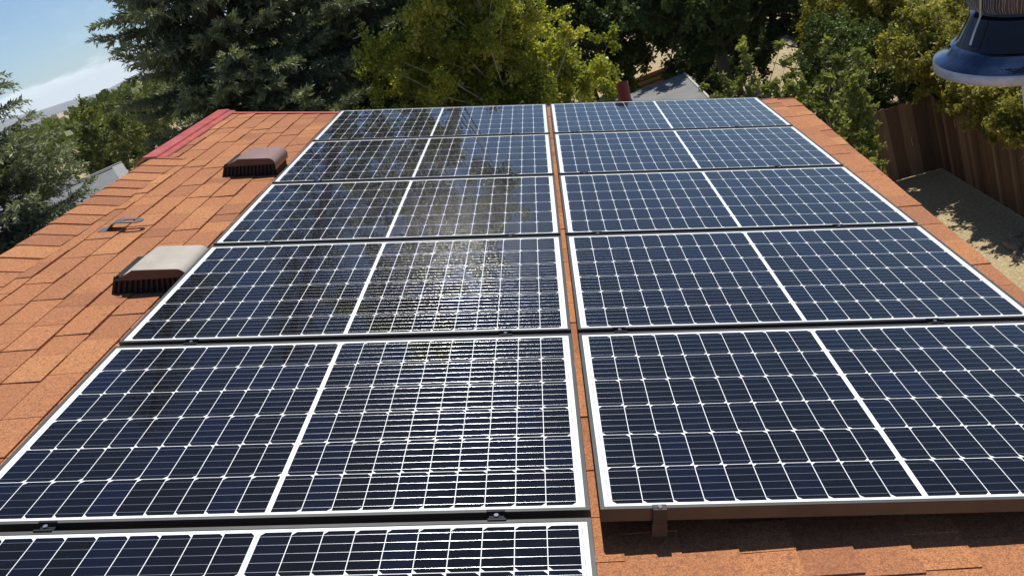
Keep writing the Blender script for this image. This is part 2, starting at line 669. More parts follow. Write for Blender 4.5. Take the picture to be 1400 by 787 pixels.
# walls under the roof
ez = roofpt(1.5, 0, W_ROOF - 0.06)
wl_x = APEX.x - half_w + 0.45
wb = MB()
wb.prism([(ez[0], 0), (ez[0], ez[2]), (APEX.x, APEX.z - 0.07), (wl_x, APEX.z - 0.07 - (APEX.x - wl_x) * math.tan(PITCH)), (wl_x, 0)], V_NEAR + 0.25, 5.15)
wb.build('wall', M_STUCCO, house)
fb = MB()
for yy in (0.2, 3.4):
    w_ = MB().box(ez[0] + 0.0, ez[0] + 0.04, yy, yy + 1.2, 3.6, 4.8).build('window', simple('window_frame', (0.7, 0.7, 0.68), 0.5), house)
    MB().box(ez[0] + 0.02, ez[0] + 0.045, yy + 0.06, yy + 1.14, 3.66, 4.74).build('pane', M_GLASS, w_)

# ridge caps: bent shingles lapped towards the camera, from the near end to the red metal
ncap = 0
v = V_NEAR
rg = np.random.default_rng(21)
capv, capf, capt = [], [], []
while v < 4.16:
    L = 0.175 + rg.normal(0, 0.004)
    vs_ = []
    ui = -2.655 + rg.normal(0, 0.006)
    z_lo, z_hi = W_ROOF + 0.0175 + rg.normal(0, 0.0012), W_ROOF + 0.0105
    far = min(v + L + 0.012, 4.20)
    # local roof frame: near edge is the thick butt; the cap folds over the ridge
    r0 = []
    for (vv, zz) in ((v, z_lo), (far, z_hi)):
        r0 += [(ui, vv, zz - 0.004), (U_RIDGE + 0.012, vv, zz + 0.010), (U_RIDGE - 0.02, vv, zz + 0.006), (U_RIDGE - 0.20, vv, zz - 0.145)]
    for (vv) in (v, far):
        r0 += [(ui, vv, W_ROOF), (U_RIDGE + 0.012, vv, W_ROOF), (U_RIDGE - 0.02, vv, W_ROOF - 0.01), (U_RIDGE - 0.20, vv, W_ROOF - 0.19)]
    b0 = len(capv)
    capv += r0
    ff = [(0, 1, 5, 4), (1, 2, 6, 5), (2, 3, 7, 6), (8, 9, 1, 0), (9, 10, 2, 1), (10, 11, 3, 2), (8, 0, 4, 12), (11, 15, 7, 3)]
    capf += [tuple(i + b0 for i in q) for q in ff]
    capt += [float(np.clip(rg.normal(0.5, 0.22), 0, 1))] * len(ff)
    v += L
roof_part(mesh_obj('ridge_cap', capv, capf, M_SHINGLE, house, attrs={'tone': ('FACE', capt)}))

# red metal ridge flashing at the far end and the red rake edge
rm = MB()
zf = W_ROOF + 0.012
prof = [(-2.80, zf), (-2.805, zf + 0.010), (-2.85, zf + 0.012), (-2.855, zf + 0.024), (-2.955, zf + 0.020), (-3.03, zf - 0.04), (-3.03, zf - 0.046), (-2.955, zf + 0.008), (-2.85, zf + 0.004)]
o = rm.prism(prof, 4.15, 5.78).build('ridge_flashing', M_REDMETAL, house)
roof_part(o)
o['label'] = 'red painted metal ridge cap at the far end'
re_ = MB()
rp = [(-2.84, rake(-2.84)), (-1.62, rake(-1.62)), (-1.62, rake(-1.62) - 0.05), (-2.84, rake(-2.84) - 0.055)]
re_.prism(rp, W_ROOF + 0.004, W_ROOF + 0.016, 'z')
e_ = [(-2.84, rake(-2.84)), (-1.62, rake(-1.62)), (eave(far_r), rake(2.0))]
re_.prism([(p[0], p[1] + 0.012) for p in e_] + [(p[0], p[1] + 0.001) for p in reversed(e_)], W_ROOF - 0.15, W_ROOF + 0.012, 'z')
o = roof_part(re_.build('rake_edge', M_REDMETAL, house))
o['label'] = 'red metal drip edge along the far rake'
# thin eave drip edge
de = MB()
de.prism([(eave(V_NEAR) + 0.002, V_NEAR), (eave(far_r) + 0.002, far_r), (eave(far_r) + 0.012, far_r), (eave(V_NEAR) + 0.012, V_NEAR)], W_ROOF - 0.12, W_ROOF - 0.014, 'z')
roof_part(de.build('fascia', simple('eave_board', (0.16, 0.05, 0.03), 0.7), house))

# ------------------------------------------------------------------ solar panels
PW, PH = 1.684, 1.0
GR, GC = 0.0313, 0.0267
fr = MB()
lipw, fh = 0.0115, 0.040
oz = [(0, 0), (PW, 0), (PW, PH), (0, PH)]
iz = [(lipw, lipw), (PW - lipw, lipw), (PW - lipw, PH - lipw), (lipw, PH - lipw)]
vs = [(x, y, 0) for x, y in oz] + [(x, y, 0) for x, y in iz] + [(x, y, -fh) for x, y in oz] + [(x, y, -0.004) for x, y in iz]
fs = []
for i in range(4):
    j = (i + 1) % 4
    fs += [(i, j, 4 + j, 4 + i), (8 + j, 8 + i, 12 - 4 + i + 0, 8 + j)[:0] or (i, 8 + i, 8 + j, j), (4 + i, 4 + j, 12 + j, 12 + i)]
fr.add(vs, fs)
# return flange underneath
ib = [(0.03, 0.03), (PW - 0.03, 0.03), (PW - 0.03, PH - 0.03), (0.03, PH - 0.03)]
b0 = [(x, y, -fh) for x, y in oz] + [(x, y, -fh) for x, y in ib]
fr.add(b0, [((i + 1) % 4, i, 4 + i, 4 + (i + 1) % 4) for i in range(4)])
ROWN = {5: 'nearest full', 4: 'second nearest full', 3: 'middle', 2: 'second farthest', 1: 'farthest'}
lab = {}
for r_ in (1, 2, 3, 4, 5):
    lab[('L', r_)] = {1: 'dark solar panel at the far end of the left column, beside the red edge',
                      2: 'second solar panel from the far end of the left column, beside the brown roof vent',
                      3: 'third solar panel from the far end of the left column, between both vents',
                      4: 'fourth solar panel from the far end of the left column, beside the pale vent',
                      5: 'large near solar panel of the left column with bright sun glints on its right half'}[r_]
    lab[('R', r_)] = {1: 'blue reflecting solar panel at the far end of the right column, by red pipe',
                      2: 'blue reflecting solar panel second from the far end of the right column',
                      3: 'middle solar panel of the five in the right column',
                      4: 'fourth solar panel from the far end of the right column, next to nearest',
                      5: 'nearest solar panel of the right column, shading the bare shingles below it'}[r_]
lab[('L', 6)] = 'solar panel cut off by the bottom edge of the photo, nearest of the left column'
panel0 = None
for c in 'LR':
    for row in range(1, 7 if c == 'L' else 6):
        u0 = 0.0 if c == 'R' else -(PW + GC)
        v0 = (5 - row) * (PH + GR)
        if panel0 is None:
            p = empty('solar_panel', roofpt(u0, v0, 0), ROT)
            fo = fr.build('frame', M_FRAME, p)
            lo = MB().box(lipw - 0.001, PW - lipw + 0.001, lipw - 0.001, PH - lipw + 0.001, -0.008, -0.0025).build('glass_laminate', M_LAM, p)
            lo['label'] = 'glass over dark half cut cells and white backsheet'
            panel0, kids = p, [fo, lo]
        else:
            p = panel0.copy()
            COL.objects.link(p)
            p.location = roofpt(u0, v0, 0)
            for k in kids:
                q = k.copy()
                COL.objects.link(q)
                q.parent = p
        tag(p, lab[(c, row)], 'solar panel', 'solar panels on the roof')

# rails under the panels
rail_spec = [(-1.433, -1.12, 'left of the two rails hidden under the left column of panels'),
             (-0.268, -1.12, 'right of the two rails hidden under the left column of panels'),
             (0.152, -0.012, 'dark mounting rail whose end shows under the nearest right panel, near its left corner'),
             (1.303, -0.012, 'dark mounting rail under the right half of the right column of panels')]
for (u, va, lb) in rail_spec:
    e = empty('mounting_rail', roofpt(u, va, -0.041), ROT)
    tag(e, lb, 'rail', 'rails under the solar panels')
    ln = 5.13 - va
    MB().box(-0.02, 0.02, 0.0, ln, -0.042, -0.001).build('rail', M_RAIL, e)
    k = 0.35
    while k < ln:
        f_ = MB().box(0.021, 0.027, k, k + 0.05, -0.082, -0.005)
        f_.box(0.021, 0.085, k, k + 0.05, -0.080, -0.074)
        f_.build('foot', M_RAIL, e)
        k += 1.25

# clamps in the gaps between rows
def clamp(u, v, lb, end=False):
    e = empty('panel_clamp', roofpt(u, v, 0), ROT)
    tag(e, lb, 'clamp', 'clamps holding the solar panels')
    if end:
        MB().box(-0.018, 0.018, -0.012, -0.001, -0.042, 0.004).box(-0.018, 0.018, -0.001, 0.010, 0.0012, 0.004).build('clamp_plate', M_RAIL, e, bevel=0.001)
        MB().lathe([(0, 0.009), (0.006, 0.009), (0.006, 0.004), (0, 0.004)], 6, (0, -0.004, 0)).build('bolt', M_STEEL, e)
        return
    p_ = MB()
    p_.box(-0.026, 0.022, GR / 2 - 0.002, GR / 2 + 0.005, 0.0012, 0.004)
    p_.box(-0.022, 0.026, -GR / 2 - 0.005, -GR / 2 + 0.002, 0.0012, 0.005)
    p_.box(-0.020, 0.020, -GR / 2 + 0.002, GR / 2 - 0.002, -0.012, -0.008)
    p_.build('clamp_plate', M_BLACKMETAL, e, bevel=0.0008)
    MB().lathe([(0, 0.004), (0.0065, 0.004), (0.0065, -0.008), (0, -0.008)], 6).build('bolt', M_STEEL, e)


GAPN = {0: 'nearest gap', 1: 'second nearest gap', 2: 'middle gap', 3: 'second farthest gap', 4: 'farthest gap'}
for i in range(5):
    for j, u in enumerate((-1.433, -0.268)):
        clamp(u, i * (PH + GR) - GR / 2, 'small dark clamp at the %s end of the %s between left column panels' % (('left', 'right')[j], GAPN[i]))
for i in range(1, 5):
    for j, u in enumerate((0.152, 1.303)):
        clamp(u, i * (PH + GR) - GR / 2, 'small dark clamp at the %s end of the %s between right column panels' % (('left', 'right')[j], {1: 'nearest gap', 2: 'second nearest gap', 3: 'second farthest gap', 4: 'farthest gap'}[i]))
clamp(0.152, 0.0, 'clamp with a shiny bolt on the bottom edge of the nearest right panel', True)


# ------------------------------------------------------------------ roof vents
def roof_vent(u, v, label, top_mat, body_mat, su=1.0):
    """Slant back box vent: the profile slopes up from the ridge side, is flat on top and rounds over downhill."""
    e = empty('roof_vent', roofpt(u, v, W_ROOF + 0.010), ROT)
    tag(e, label, 'roof vent', 'box vents beside the panels')
    h, L = 0.120, 0.30
    prof = [(0.0, 0.075), (0.075, h)]
    prof += [(0.075 + 0.21 * su * 0.5, h + 0.0005)]
    ur = 0.30 * su
    for k in range(0, 9):
        t = math.pi / 2 * k / 8
        prof.append((ur + 0.016 + 0.046 * math.sin(t), h - 0.046 + 0.046 * math.cos(t)))
    prof.append((ur + 0.062, 0.045))
    th = 0.004
    # hood: a shell open below
    inner = [(min(max(p[0], th), ur + 0.062 - th), p[1] - th) for p in prof]
    n = len(prof)
    hood = MB()
    vs = [(p[0], 0, p[1]) for p in prof] + [(p[0], L, p[1]) for p in prof] + [(p[0], 0, p[1]) for p in inner] + [(p[0], L, p[1]) for p in inner]
    fs = []
    for i in range(n - 1):
        fs += [(i, i + 1, n + i + 1, n + i), (2 * n + i + 1, 2 * n + i, 3 * n + i, 3 * n + i + 1), (i + 1, i, 2 * n + i, 2 * n + i + 1), (n + i, n + i + 1, 3 * n + i + 1, 3 * n + i)]
    hood.add(vs, fs)
    hood.build('hood', top_mat, e, autosmooth=True)
    # fascia band across the near and far ends, hanging from the hood
    fa = MB()
    low = 0.082
    for y0 in (-0.003, L - 0.001):
        fa = MB()
        pl = [(p[0], p[1] - 0.002) for p in prof if p[1] >= low]
        pl = pl + [(ur + 0.0615, low), (-0.02 if y0 < 0 else 0.004, low - 0.012)]
        fa.prism(pl, y0, y0 + 0.004)
        fa.build('end_fascia', body_mat, e)
    # louvred lower walls, set back a little under the hood
    lo = MB()
    nb = 14
    x0, x1 = -0.055, ur + 0.05
    for k in range(nb):
        xa = x0 + (x1 - x0) * k / nb
        lean = 0.03 * (1 - k / nb)
        lo.prism([(xa, -0.004), (xa + 0.012, -0.004), (xa + 0.012 + lean, low), (xa + lean, low)], 0.020, 0.026)
    for k in range(14):
        ya = 0.02 + (L - 0.04) * k / 14
        lo.box(x1 + 0.002, x1 + 0.006, ya, ya + 0.010, 0.0, 0.06)
    lo.build('louvre', M_LOUVRE, e)
    co = MB()
    co.prism([(x0, -0.004), (x1 - 0.004, -0.004), (x1 - 0.004, low), (x0 + 0.035, low)], 0.029, L - 0.03)
    co.build('vent_shade_block', simple('vent_shade_black', (0.012, 0.008, 0.008), 0.9), e)  # added near-black block standing for the shade under the hood
    return e


M_LOUVRE = simple('shade_dark_louvre', (0.013, 0.008, 0.0075), 0.6)  # brown taken almost to black: the shade on the louvres is painted in
M_VENTBROWN = simple('brown_vent_plastic', (0.085, 0.040, 0.034), 0.42, 0, 0.12, 9)
M_VENTPALE = simple('sky_sheen_vent_top', (0.36, 0.325, 0.275), 0.65, 0, 0.12, 9)  # bright sky reflection on the brown top, painted as a pale colour
M_VENTTOP2 = simple('brown_vent_top', (0.24, 0.150, 0.135), 0.45, 0, 0.1, 9)
roof_vent(-2.040, 1.735, 'pale grey topped slant back roof vent on the shingles, nearer of the two', M_VENTPALE, M_VENTBROWN, 0.86)
roof_vent(-2.165, 3.64, 'brown slant back roof vent on the shingles, farther of the two', M_VENTTOP2, M_VENTBROWN, 0.86)

# roof anchor: flat strap with a slotted end standing off the shingles
an = empty('roof_anchor', roofpt(-2.52, 2.66, W_ROOF + 0.008), ROT)
tag(an, 'small grey metal roof anchor strap with a slotted end, between cap and pale vent', 'roof anchor')
def strap(path, width, th):
    mb = MB()
    for (x0, z0), (x1, z1) in zip(path[:-1], path[1:]):
        mb.add([(x0, -width / 2, z0), (x1, -width / 2, z1), (x1, width / 2, z1), (x0, width / 2, z0),
                (x0, -width / 2, z0 - th), (x1, -width / 2, z1 - th), (x1, width / 2, z1 - th), (x0, width / 2, z0 - th)],
               [(0, 1, 2, 3), (7, 6, 5, 4), (0, 4, 5, 1), (3, 2, 6, 7), (0, 3, 7, 4), (1, 5, 6, 2)])
    return mb
M_ANCHOR = simple('weathered_steel', (0.17, 0.165, 0.18), 0.45, 0.7, 0.2, 40)
strap([(-0.05, 0.0), (0.0, 0.004), (0.038, 0.042), (0.06, 0.050), (0.085, 0.050)], 0.075, 0.005).build('strap', M_ANCHOR, an)
ring = MB()
N = 28
def stadium(a, r, k):
    t = 2 * math.pi * k / N
    x = math.cos(t) * r
    return (x + (a if math.cos(t) > 0 else 0), math.sin(t) * r)
ov = [stadium(0.055, 0.0375, k) for k in range(N)]
iv = [stadium(0.050, 0.017, k) for k in range(N)]
vs = [(0.110 + x, y, 0.050) for x, y in ov] + [(0.110 + x, y, 0.050) for x, y in iv] + [(0.110 + x, y, 0.045) for x, y in ov] + [(0.110 + x, y, 0.045) for x, y in iv]
fs = []
for k in range(N):
    j = (k + 1) % N
    fs += [(k, j, N + j, N + k), (2 * N + j, 2 * N + k, 3 * N + k, 3 * N + j), (k, 2 * N + k, 2 * N + j, j), (N + k, N + j, 3 * N + j, 3 * N + k)]
ring.add(vs, fs)
ring.build('slotted_end', M_ANCHOR, an)

# red vent pipe standing on the far overhang behind the panels
pb = roofpt(0.660, 5.42, W_ROOF)
pp = empty('vent_pipe', pb, (R(-3), R(8), 0))
tag(pp, 'short dark red vent pipe standing behind the far edge of the right column', 'vent pipe')
M_PIPE = simple('dark_red_pipe', (0.13, 0.022, 0.020), 0.5, 0, 0.15, 14)
MB().lathe([(0.052, -0.03), (0.052, 0.225), (0.047, 0.225), (0.047, 0.0)], 28).build('pipe', M_PIPE, pp, autosmooth=True)
MB().lathe([(0.11, -0.02), (0.10, 0.0), (0.066, 0.03), (0.058, 0.075), (0.053, 0.075)], 28).build('boot', M_PIPE, pp, autosmooth=True)

# ------------------------------------------------------------------ metal dish on a slim pole
DISH_C = Vector((0.844, -0.659, 8.0045))
LEAN_AX = Vector((0.437, 0.90, 0.0)).normalized()
lean = Matrix.Rotation(R(1.5), 3, LEAN_AX)
up_t = lean @ Vector((0, 0, 1))
base_z = roofpt(0.90, -0.65, W_ROOF)[2] + 0.012
dz = (DISH_C.z - base_z) / up_t.z
fd = empty('dish_feeder', DISH_C - up_t * dz, lean.to_euler())
tag(fd, 'shiny metal dish on a slim pale pole with a dark pale veined cylinder above it', 'feeder')
mt, nt, b = material('polished_steel')
n = nt.noise(nt.coord(), 14.0, 5, 0.65, 0.8)
nt.plug(b.inputs['Base Color'], nt.ramp(n, [(0.35, (0.06, 0.075, 0.11)), (0.7, (0.26, 0.29, 0.34))]))
b.inputs['Metallic'].default_value = 1.0
nt.plug(b.inputs['Roughness'], n * 0.12 + 0.06)
nt.plug(b.inputs['Normal'], nt.bump(n, 0.12, 0.02))
b.inputs['Anisotropic'].default_value = 0.3
M_POLISH = mt
M_GALV = simple('galvanised_rim', (0.42, 0.43, 0.44), 0.45, 0.85, 0.25, 40)
HEAD = Matrix.Rotation(R(8.0), 3, LEAN_AX).to_euler()
def head(o):
    o.location = (0, 0, dz)
    o.rotation_euler = HEAD
    return o
Q = 0.667
S = 0.79 * Q
dprof = [(0.144, 0.028), (0.148, 0.027), (0.153, 0.025), (0.157, 0.017), (0.172, 0.007), (0.186, 0.003), (0.190, 0.0)]
head(MB().lathe([(r * S, z * Q) for r, z in dprof], 72).build('dish', M_POLISH, fd, autosmooth=True))
head(MB().lathe([(r * S, z * Q) for r, z in [(0.190, 0.0), (0.1915, -0.002), (0.1915, -0.018), (0.187, -0.020), (0.10, -0.016), (0.0, -0.016)]], 72).build('rim', M_GALV, fd, autosmooth=True))
mt, nt, b = material('neck_dark_reflection')
b.inputs['Base Color'].default_value = (0.010, 0.011, 0.014, 1)  # dark reflection in the metal cone, put into the base colour
b.inputs['Roughness'].default_value = 0.14
head(MB().lathe([(r * S, z * Q) for r, z in [(0.144, 0.0282), (0.136, 0.036), (0.120, 0.066), (0.1125, 0.080), (0.098, 0.083), (0.095, 0.094)]], 48).build('neck', mt, fd, autosmooth=True))
mt, nt, b = material('veined_cylinder')
x, y, z = nt.xyz(nt.coord())
ang = nt.math('ARCTAN2', y, x)
wv = nt.new('ShaderNodeTexWave', wave_type='BANDS', bands_direction='X')
wv.inputs['Scale'].default_value = 1.0
wv.inputs['Distortion'].default_value = 9.0
wv.inputs['Detail'].default_value = 3.0
wv.inputs['Detail Scale'].default_value = 1.4
nt.plug(wv.inputs['Vector'], nt.comb(ang * 6.0, z * 9.0, 0.0))
ln = V(nt, wv.outputs['Fac']).smooth(0.86, 0.99)
gr = nt.noise(nt.comb(ang * 14.0, z * 3.0, 0.0), 1.0, 5, 0.7)
col = nt.ramp(gr, [(0.3, (0.012, 0.012, 0.014)), (0.75, (0.075, 0.072, 0.072))])
nt.plug(b.inputs['Base Color'], nt.mix(ln * 0.75, col, (0.42, 0.41, 0.40, 1)))  # pale wavy lines over a dark streaked base
b.inputs['Roughness'].default_value = 0.35
head(MB().lathe([(r * S, z * Q) for r, z in [(0.0, 0.086), (0.08, 0.087), (0.112, 0.091), (0.122, 0.104), (0.134, 0.42), (0.12, 0.43), (0.0, 0.43)]], 64).build('cylinder', mt, fd, autosmooth=True))
wr = MB()
wa = R(198)
wr.tube([(r * S * math.cos(wa), r * S * math.sin(wa), z * Q) for r, z in ((0.134, 0.30), (0.128, 0.14), (0.126, 0.09), (0.142, 0.064), (0.152, 0.043))], 0.0014, 6)
head(wr.build('wire', M_GALV, fd))
MB().tube([(0.0, 0, 0.0), (0.0, 0, dz - 0.010)], 0.0046, 14).build('pole', simple('pale_pole', (0.62, 0.63, 0.64), 0.45, 0.2), fd, autosmooth=True)
MB().lathe([(0.05, 0.0), (0.05, 0.012), (0.012, 0.02), (0.0, 0.02)], 24).build('base', M_GALV, fd)


# ------------------------------------------------------------------ vegetation
def quads(P, D, N, L, Wd):
    """Leaf-shaped quads: P base, D direction, N normal (arrays), L length, Wd width."""
    D = D / np.linalg.norm(D, axis=1, keepdims=True)
    S = np.cross(D, N)
    S /= np.maximum(np.linalg.norm(S, axis=1, keepdims=True), 1e-6)
    L = np.asarray(L).reshape(-1, 1)
    Wd = np.asarray(Wd).reshape(-1, 1)
    a = P
    b = P + D * L * 0.45 + S * Wd * 0.5
    c = P + D * L
    d = P + D * L * 0.45 - S * Wd * 0.5
    vs = np.stack([a, b, c, d], 1).reshape(-1, 3)
    fs = np.arange(len(P) * 4).reshape(-1, 4)
    return vs, fs


def unit(n, g):
    v = g.normal(size=(n, 3))
    return v / np.linalg.norm(v, axis=1, keepdims=True)


def spruce(name, label, base, H, Rm, seed, zfine=(0, 99), dens=1.0, needle=0.075, mat=None, zmin=0.8, cat='tree', group=None, cones=(), wd=0.24):
    g = np.random.default_rng(seed)
    root = empty(name, base)
    tag(root, label, cat, group)
    tr = MB()
    bend = [(0.05 * math.sin(k * 1.3), 0.05 * math.cos(k * 0.9), H * k / 8) for k in range(9)]
    tr.tube(bend, [max(0.075, 0.022 * H * (1 - k / 8.4)) for k in range(9)], 10)
    P, D, T = [], [], []
    tips = []
    br = MB()
    z = zmin
    while z < H * 0.985:
        fine = zfine[0] <= z <= zfine[1]
        q = dens if fine else dens * 0.45
        nb = g.integers(6, 9)
        a0 = g.uniform(0, 6.28)
        for k in range(nb):
            a = a0 + 6.283 * k / nb + g.normal(0, 0.2)
            prof = (1 - z / H) ** 0.8
            L = Rm * prof * g.uniform(0.70, 1.12) + 0.12
            zz = z + g.uniform(-0.12, 0.12)
            droop = g.uniform(0.20, 0.42) * (0.5 + prof)
            up = g.uniform(0.16, 0.34)
            s = np.linspace(0, 1, max(5, int(L / 0.16)))
            ca, sa = math.cos(a), math.sin(a)
            sway = g.normal(0, 0.08) * s ** 2
            bx = L * (s * ca - sway * sa)
            by = L * (s * sa + sway * ca)
            bz = zz + L * (-droop * s + up * s ** 2.4)
            path = np.stack([bx, by, bz], 1)
            br.tube([tuple(p) for p in path[::2]], [0.012 * (0.3 + L * 0.5) * (1.05 - i / max(1, len(path[::2]) - 1)) + 0.003 for i in range(len(path[::2]))], 5)
            tips.append(path[-1])
            # twigs on both sides, shorter towards the tip
            nt_ = int(L / 0.085 * q) + 3
            for j in range(nt_):
                t = (j + g.uniform(0, 1)) / nt_
                if t < 0.18:
                    continue
                i = t * (len(s) - 1)
                i0 = min(int(i), len(s) - 2)
                p0 = path[i0] * (1 - (i - i0)) + path[i0 + 1] * (i - i0)
                dirb = path[i0 + 1] - path[i0]
                dirb /= np.linalg.norm(dirb)
                sd_ = 1 if g.random() < 0.5 else -1
                lat = np.array([-sa, ca, 0.0]) * sd_
                d0 = dirb * g.uniform(0.55, 1.0) + lat * g.uniform(0.5, 1.0) + np.array([0, 0, g.normal(-0.16, 0.2)])
                d0 /= np.linalg.norm(d0)
                tl = (0.14 + 0.40 * L * (1 - t) * 0.55 + 0.06) * g.uniform(0.7, 1.2)
                n = max(3, int(tl / 0.030))
                tt = np.linspace(0.05, 1, n)[:, None]
                pts = p0 + d0 * tl * tt + np.array([0, 0, -0.10 * tl]) * tt ** 2
                n2 = 3 if fine else 1
                pts = np.repeat(pts, n2, 0)
                dd = d0 * 0.9 + unit(len(pts), g) * 0.75
                P.append(pts)
                D.append(dd)
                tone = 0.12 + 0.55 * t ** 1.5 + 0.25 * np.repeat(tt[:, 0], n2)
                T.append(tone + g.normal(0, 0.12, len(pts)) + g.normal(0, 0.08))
        z += (0.21 if fine else 0.30) * (0.8 + 0.4 * g.random()) * (1.0 if H > 6 else 0.8)
    P = np.concatenate(P); D = np.concatenate(D); T = np.clip(np.concatenate(T), 0, 1)
    L = needle * g.uniform(0.7, 1.35, len(P))
    vs, fs = quads(P, D, unit(len(P), g) + np.array([0, 0, 0.6]), L, L * wd)
    tr.build('trunk', M_BARK, root, smooth=True)
    br.build('branches', M_BARK, root, smooth=True)
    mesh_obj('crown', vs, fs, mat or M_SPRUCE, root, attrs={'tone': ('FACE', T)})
    if len(cones):
        tp = min(tips, key=lambda q: float(np.linalg.norm(q - np.array(cones))))
        inw = np.array([-tp[0], -tp[1], 0.0])
        inw /= np.linalg.norm(inw)
        for k in range(5):
            c = tp + inw * (0.05 + 0.085 * k) + np.array([g.normal(0, 0.02), g.normal(0, 0.02), -0.03 - 0.02 * k])
            cm = MB()
            cm.lathe([(0.0, 0.0), (0.022, -0.01), (0.032, -0.05), (0.028, -0.11), (0.010, -0.155), (0, -0.157)], 10, tuple(c))
            cm.build('cone', M_CONE, root, smooth=True)
    return root


def leafy(name, label, base, clumps, leaf, mat, seed, per=140, bark=None, trunk_r=0.12, cat='tree', group=None, trunk_top=None, twig=0.5, upb=0.5, limb_k=1.0, limb_lean=0.5, wide=0.72, tone0=0.45):
    """clumps: list of (x, y, z, r) in the tree's own space; limbs run from the trunk to each clump."""
    g = np.random.default_rng(seed)
    root = empty(name, base)
    tag(root, label, cat, group)
    cl = np.array(clumps)
    ztop = trunk_top if trunk_top is not None else cl[:, 2].max() * 0.9
    zlow = cl[:, 2].min()
    tr = MB()
    K = 7
    ax = [(0.12 * math.sin(k * 1.1 + seed) * (k > 0), 0.12 * math.cos(k * 0.8 + seed) * (k > 0), ztop * k / K) for k in range(K + 1)]
    tr.tube(ax, [trunk_r * (1.15 - k / K * 0.85) for k in range(K + 1)], 9)
    tr.build('trunk', bark or M_BARK, root, smooth=True)
    li = MB()
    P, D, T = [], [], []
    for (x, y, z, r) in clumps:
        zt = max(0.25, min(ztop * 0.97, z - math.hypot(x, y) * limb_lean - 0.1))
        f = zt / ztop * K
        k0 = min(int(f), K - 1)
        a = Vector(ax[k0]).lerp(Vector(ax[k0 + 1]), f - k0)
        e = Vector((x, y, z))
        mid_ = a.lerp(e, 0.5) + Vector((g.normal(0, 0.08), g.normal(0, 0.08), -0.10 * (e - a).length * 0.5))
        rr = (trunk_r * 0.10 + 0.012 * (e - a).length * 0.6) * limb_k
        li.tube([a, a.lerp(mid_, 0.5), mid_, mid_.lerp(e, 0.5), e], [rr, rr * 0.8, rr * 0.6, rr * 0.4, rr * 0.15], 5)
        nt_ = max(4, int(10 * twig * (r / 0.4)))
        ends = unit(nt_, g) * (r * g.uniform(0.45, 1.12, (nt_, 1)))
        for en in ends:
            li.tube([e - (e - mid_) * 0.12, e + Vector(en) * 0.5, e + Vector(en)], [0.008 * limb_k, 0.006 * limb_k, 0.003], 4, cap=False)
        n = int(per * (r / 0.4) ** 2)
        w = g.integers(0, nt_, n)
        tt = g.uniform(0.15, 1.05, n)[:, None]
        p = np.array([x, y, z]) + ends[w] * tt + g.normal(0, r * 0.11, (n, 3))
        P.append(p)
        d = unit(n, g) + np.array([0, 0, -0.35]) + ends[w] / max(r, 1e-3) * 0.4
        D.append(d)
        T.append(np.clip(tone0 + g.normal(0, 0.16) + g.normal(0, 0.16, n), 0, 1))
    P = np.concatenate(P); D = np.concatenate(D); T = np.concatenate(T)
    Nn = unit(len(P), g) + np.array([0, 0, upb])
    L = leaf * g.uniform(0.65, 1.3, len(P))
    vs, fs = quads(P, D, Nn, L, L * wide)
    li.build('limbs', bark or M_BARK, root, smooth=True)
    mesh_obj('crown', vs, fs, mat, root, attrs={'tone': ('FACE', T)})
    return root


def blob(n, c, rad, seed, rmin=0.3, rmax=0.6, shell=0.55, gap=0.0):
    """Clump centres through an ellipsoid, denser to its outside and uneven."""
    g = np.random.default_rng(seed)
    o = []
    lob = unit(6, g)
    while len(o) < n:
        d = unit(1, g)[0]
        f = g.uniform(shell, 1.0) if g.random() < 0.75 else g.uniform(0.1, shell)
        bumpy = 0.80 + 0.28 * max(0, float(np.max(lob @ d))) - 0.1 + g.normal(0, 0.06)
        p = np.array(c) + d * np.array(rad) * f * bumpy
        if p[2] < 0.15:
            continue
        o.append((p[0], p[1], p[2], g.uniform(rmin, rmax)))
    return o


# big blue spruce behind the left part of the roof
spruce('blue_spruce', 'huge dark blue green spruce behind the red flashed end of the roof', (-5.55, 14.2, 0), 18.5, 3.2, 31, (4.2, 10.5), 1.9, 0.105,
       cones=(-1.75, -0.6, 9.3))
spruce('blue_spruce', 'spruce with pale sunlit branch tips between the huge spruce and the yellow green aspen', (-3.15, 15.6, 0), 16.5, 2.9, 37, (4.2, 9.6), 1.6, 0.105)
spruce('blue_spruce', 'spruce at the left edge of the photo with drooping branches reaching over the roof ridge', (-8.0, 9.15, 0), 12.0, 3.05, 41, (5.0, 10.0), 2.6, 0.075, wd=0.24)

# aspen
ac = blob(165, (-0.2, -0.1, 6.5), (2.3, 2.0, 3.0), 51, 0.32, 0.62, 0.45) + blob(64, (0.1, 0, 11.0), (1.95, 1.5, 4.0), 53, 0.4, 0.65, 0.5)
leafy('aspen_tree', 'yellow green aspen with pale branches behind the middle of the array', (-0.95, 13.3, 0), ac, 0.056, M_ASPEN, 52, per=680, bark=M_WHITEBARK, trunk_r=0.15, trunk_top=13.5, limb_lean=0.75, wide=0.85, limb_k=0.62, upb=0.7)

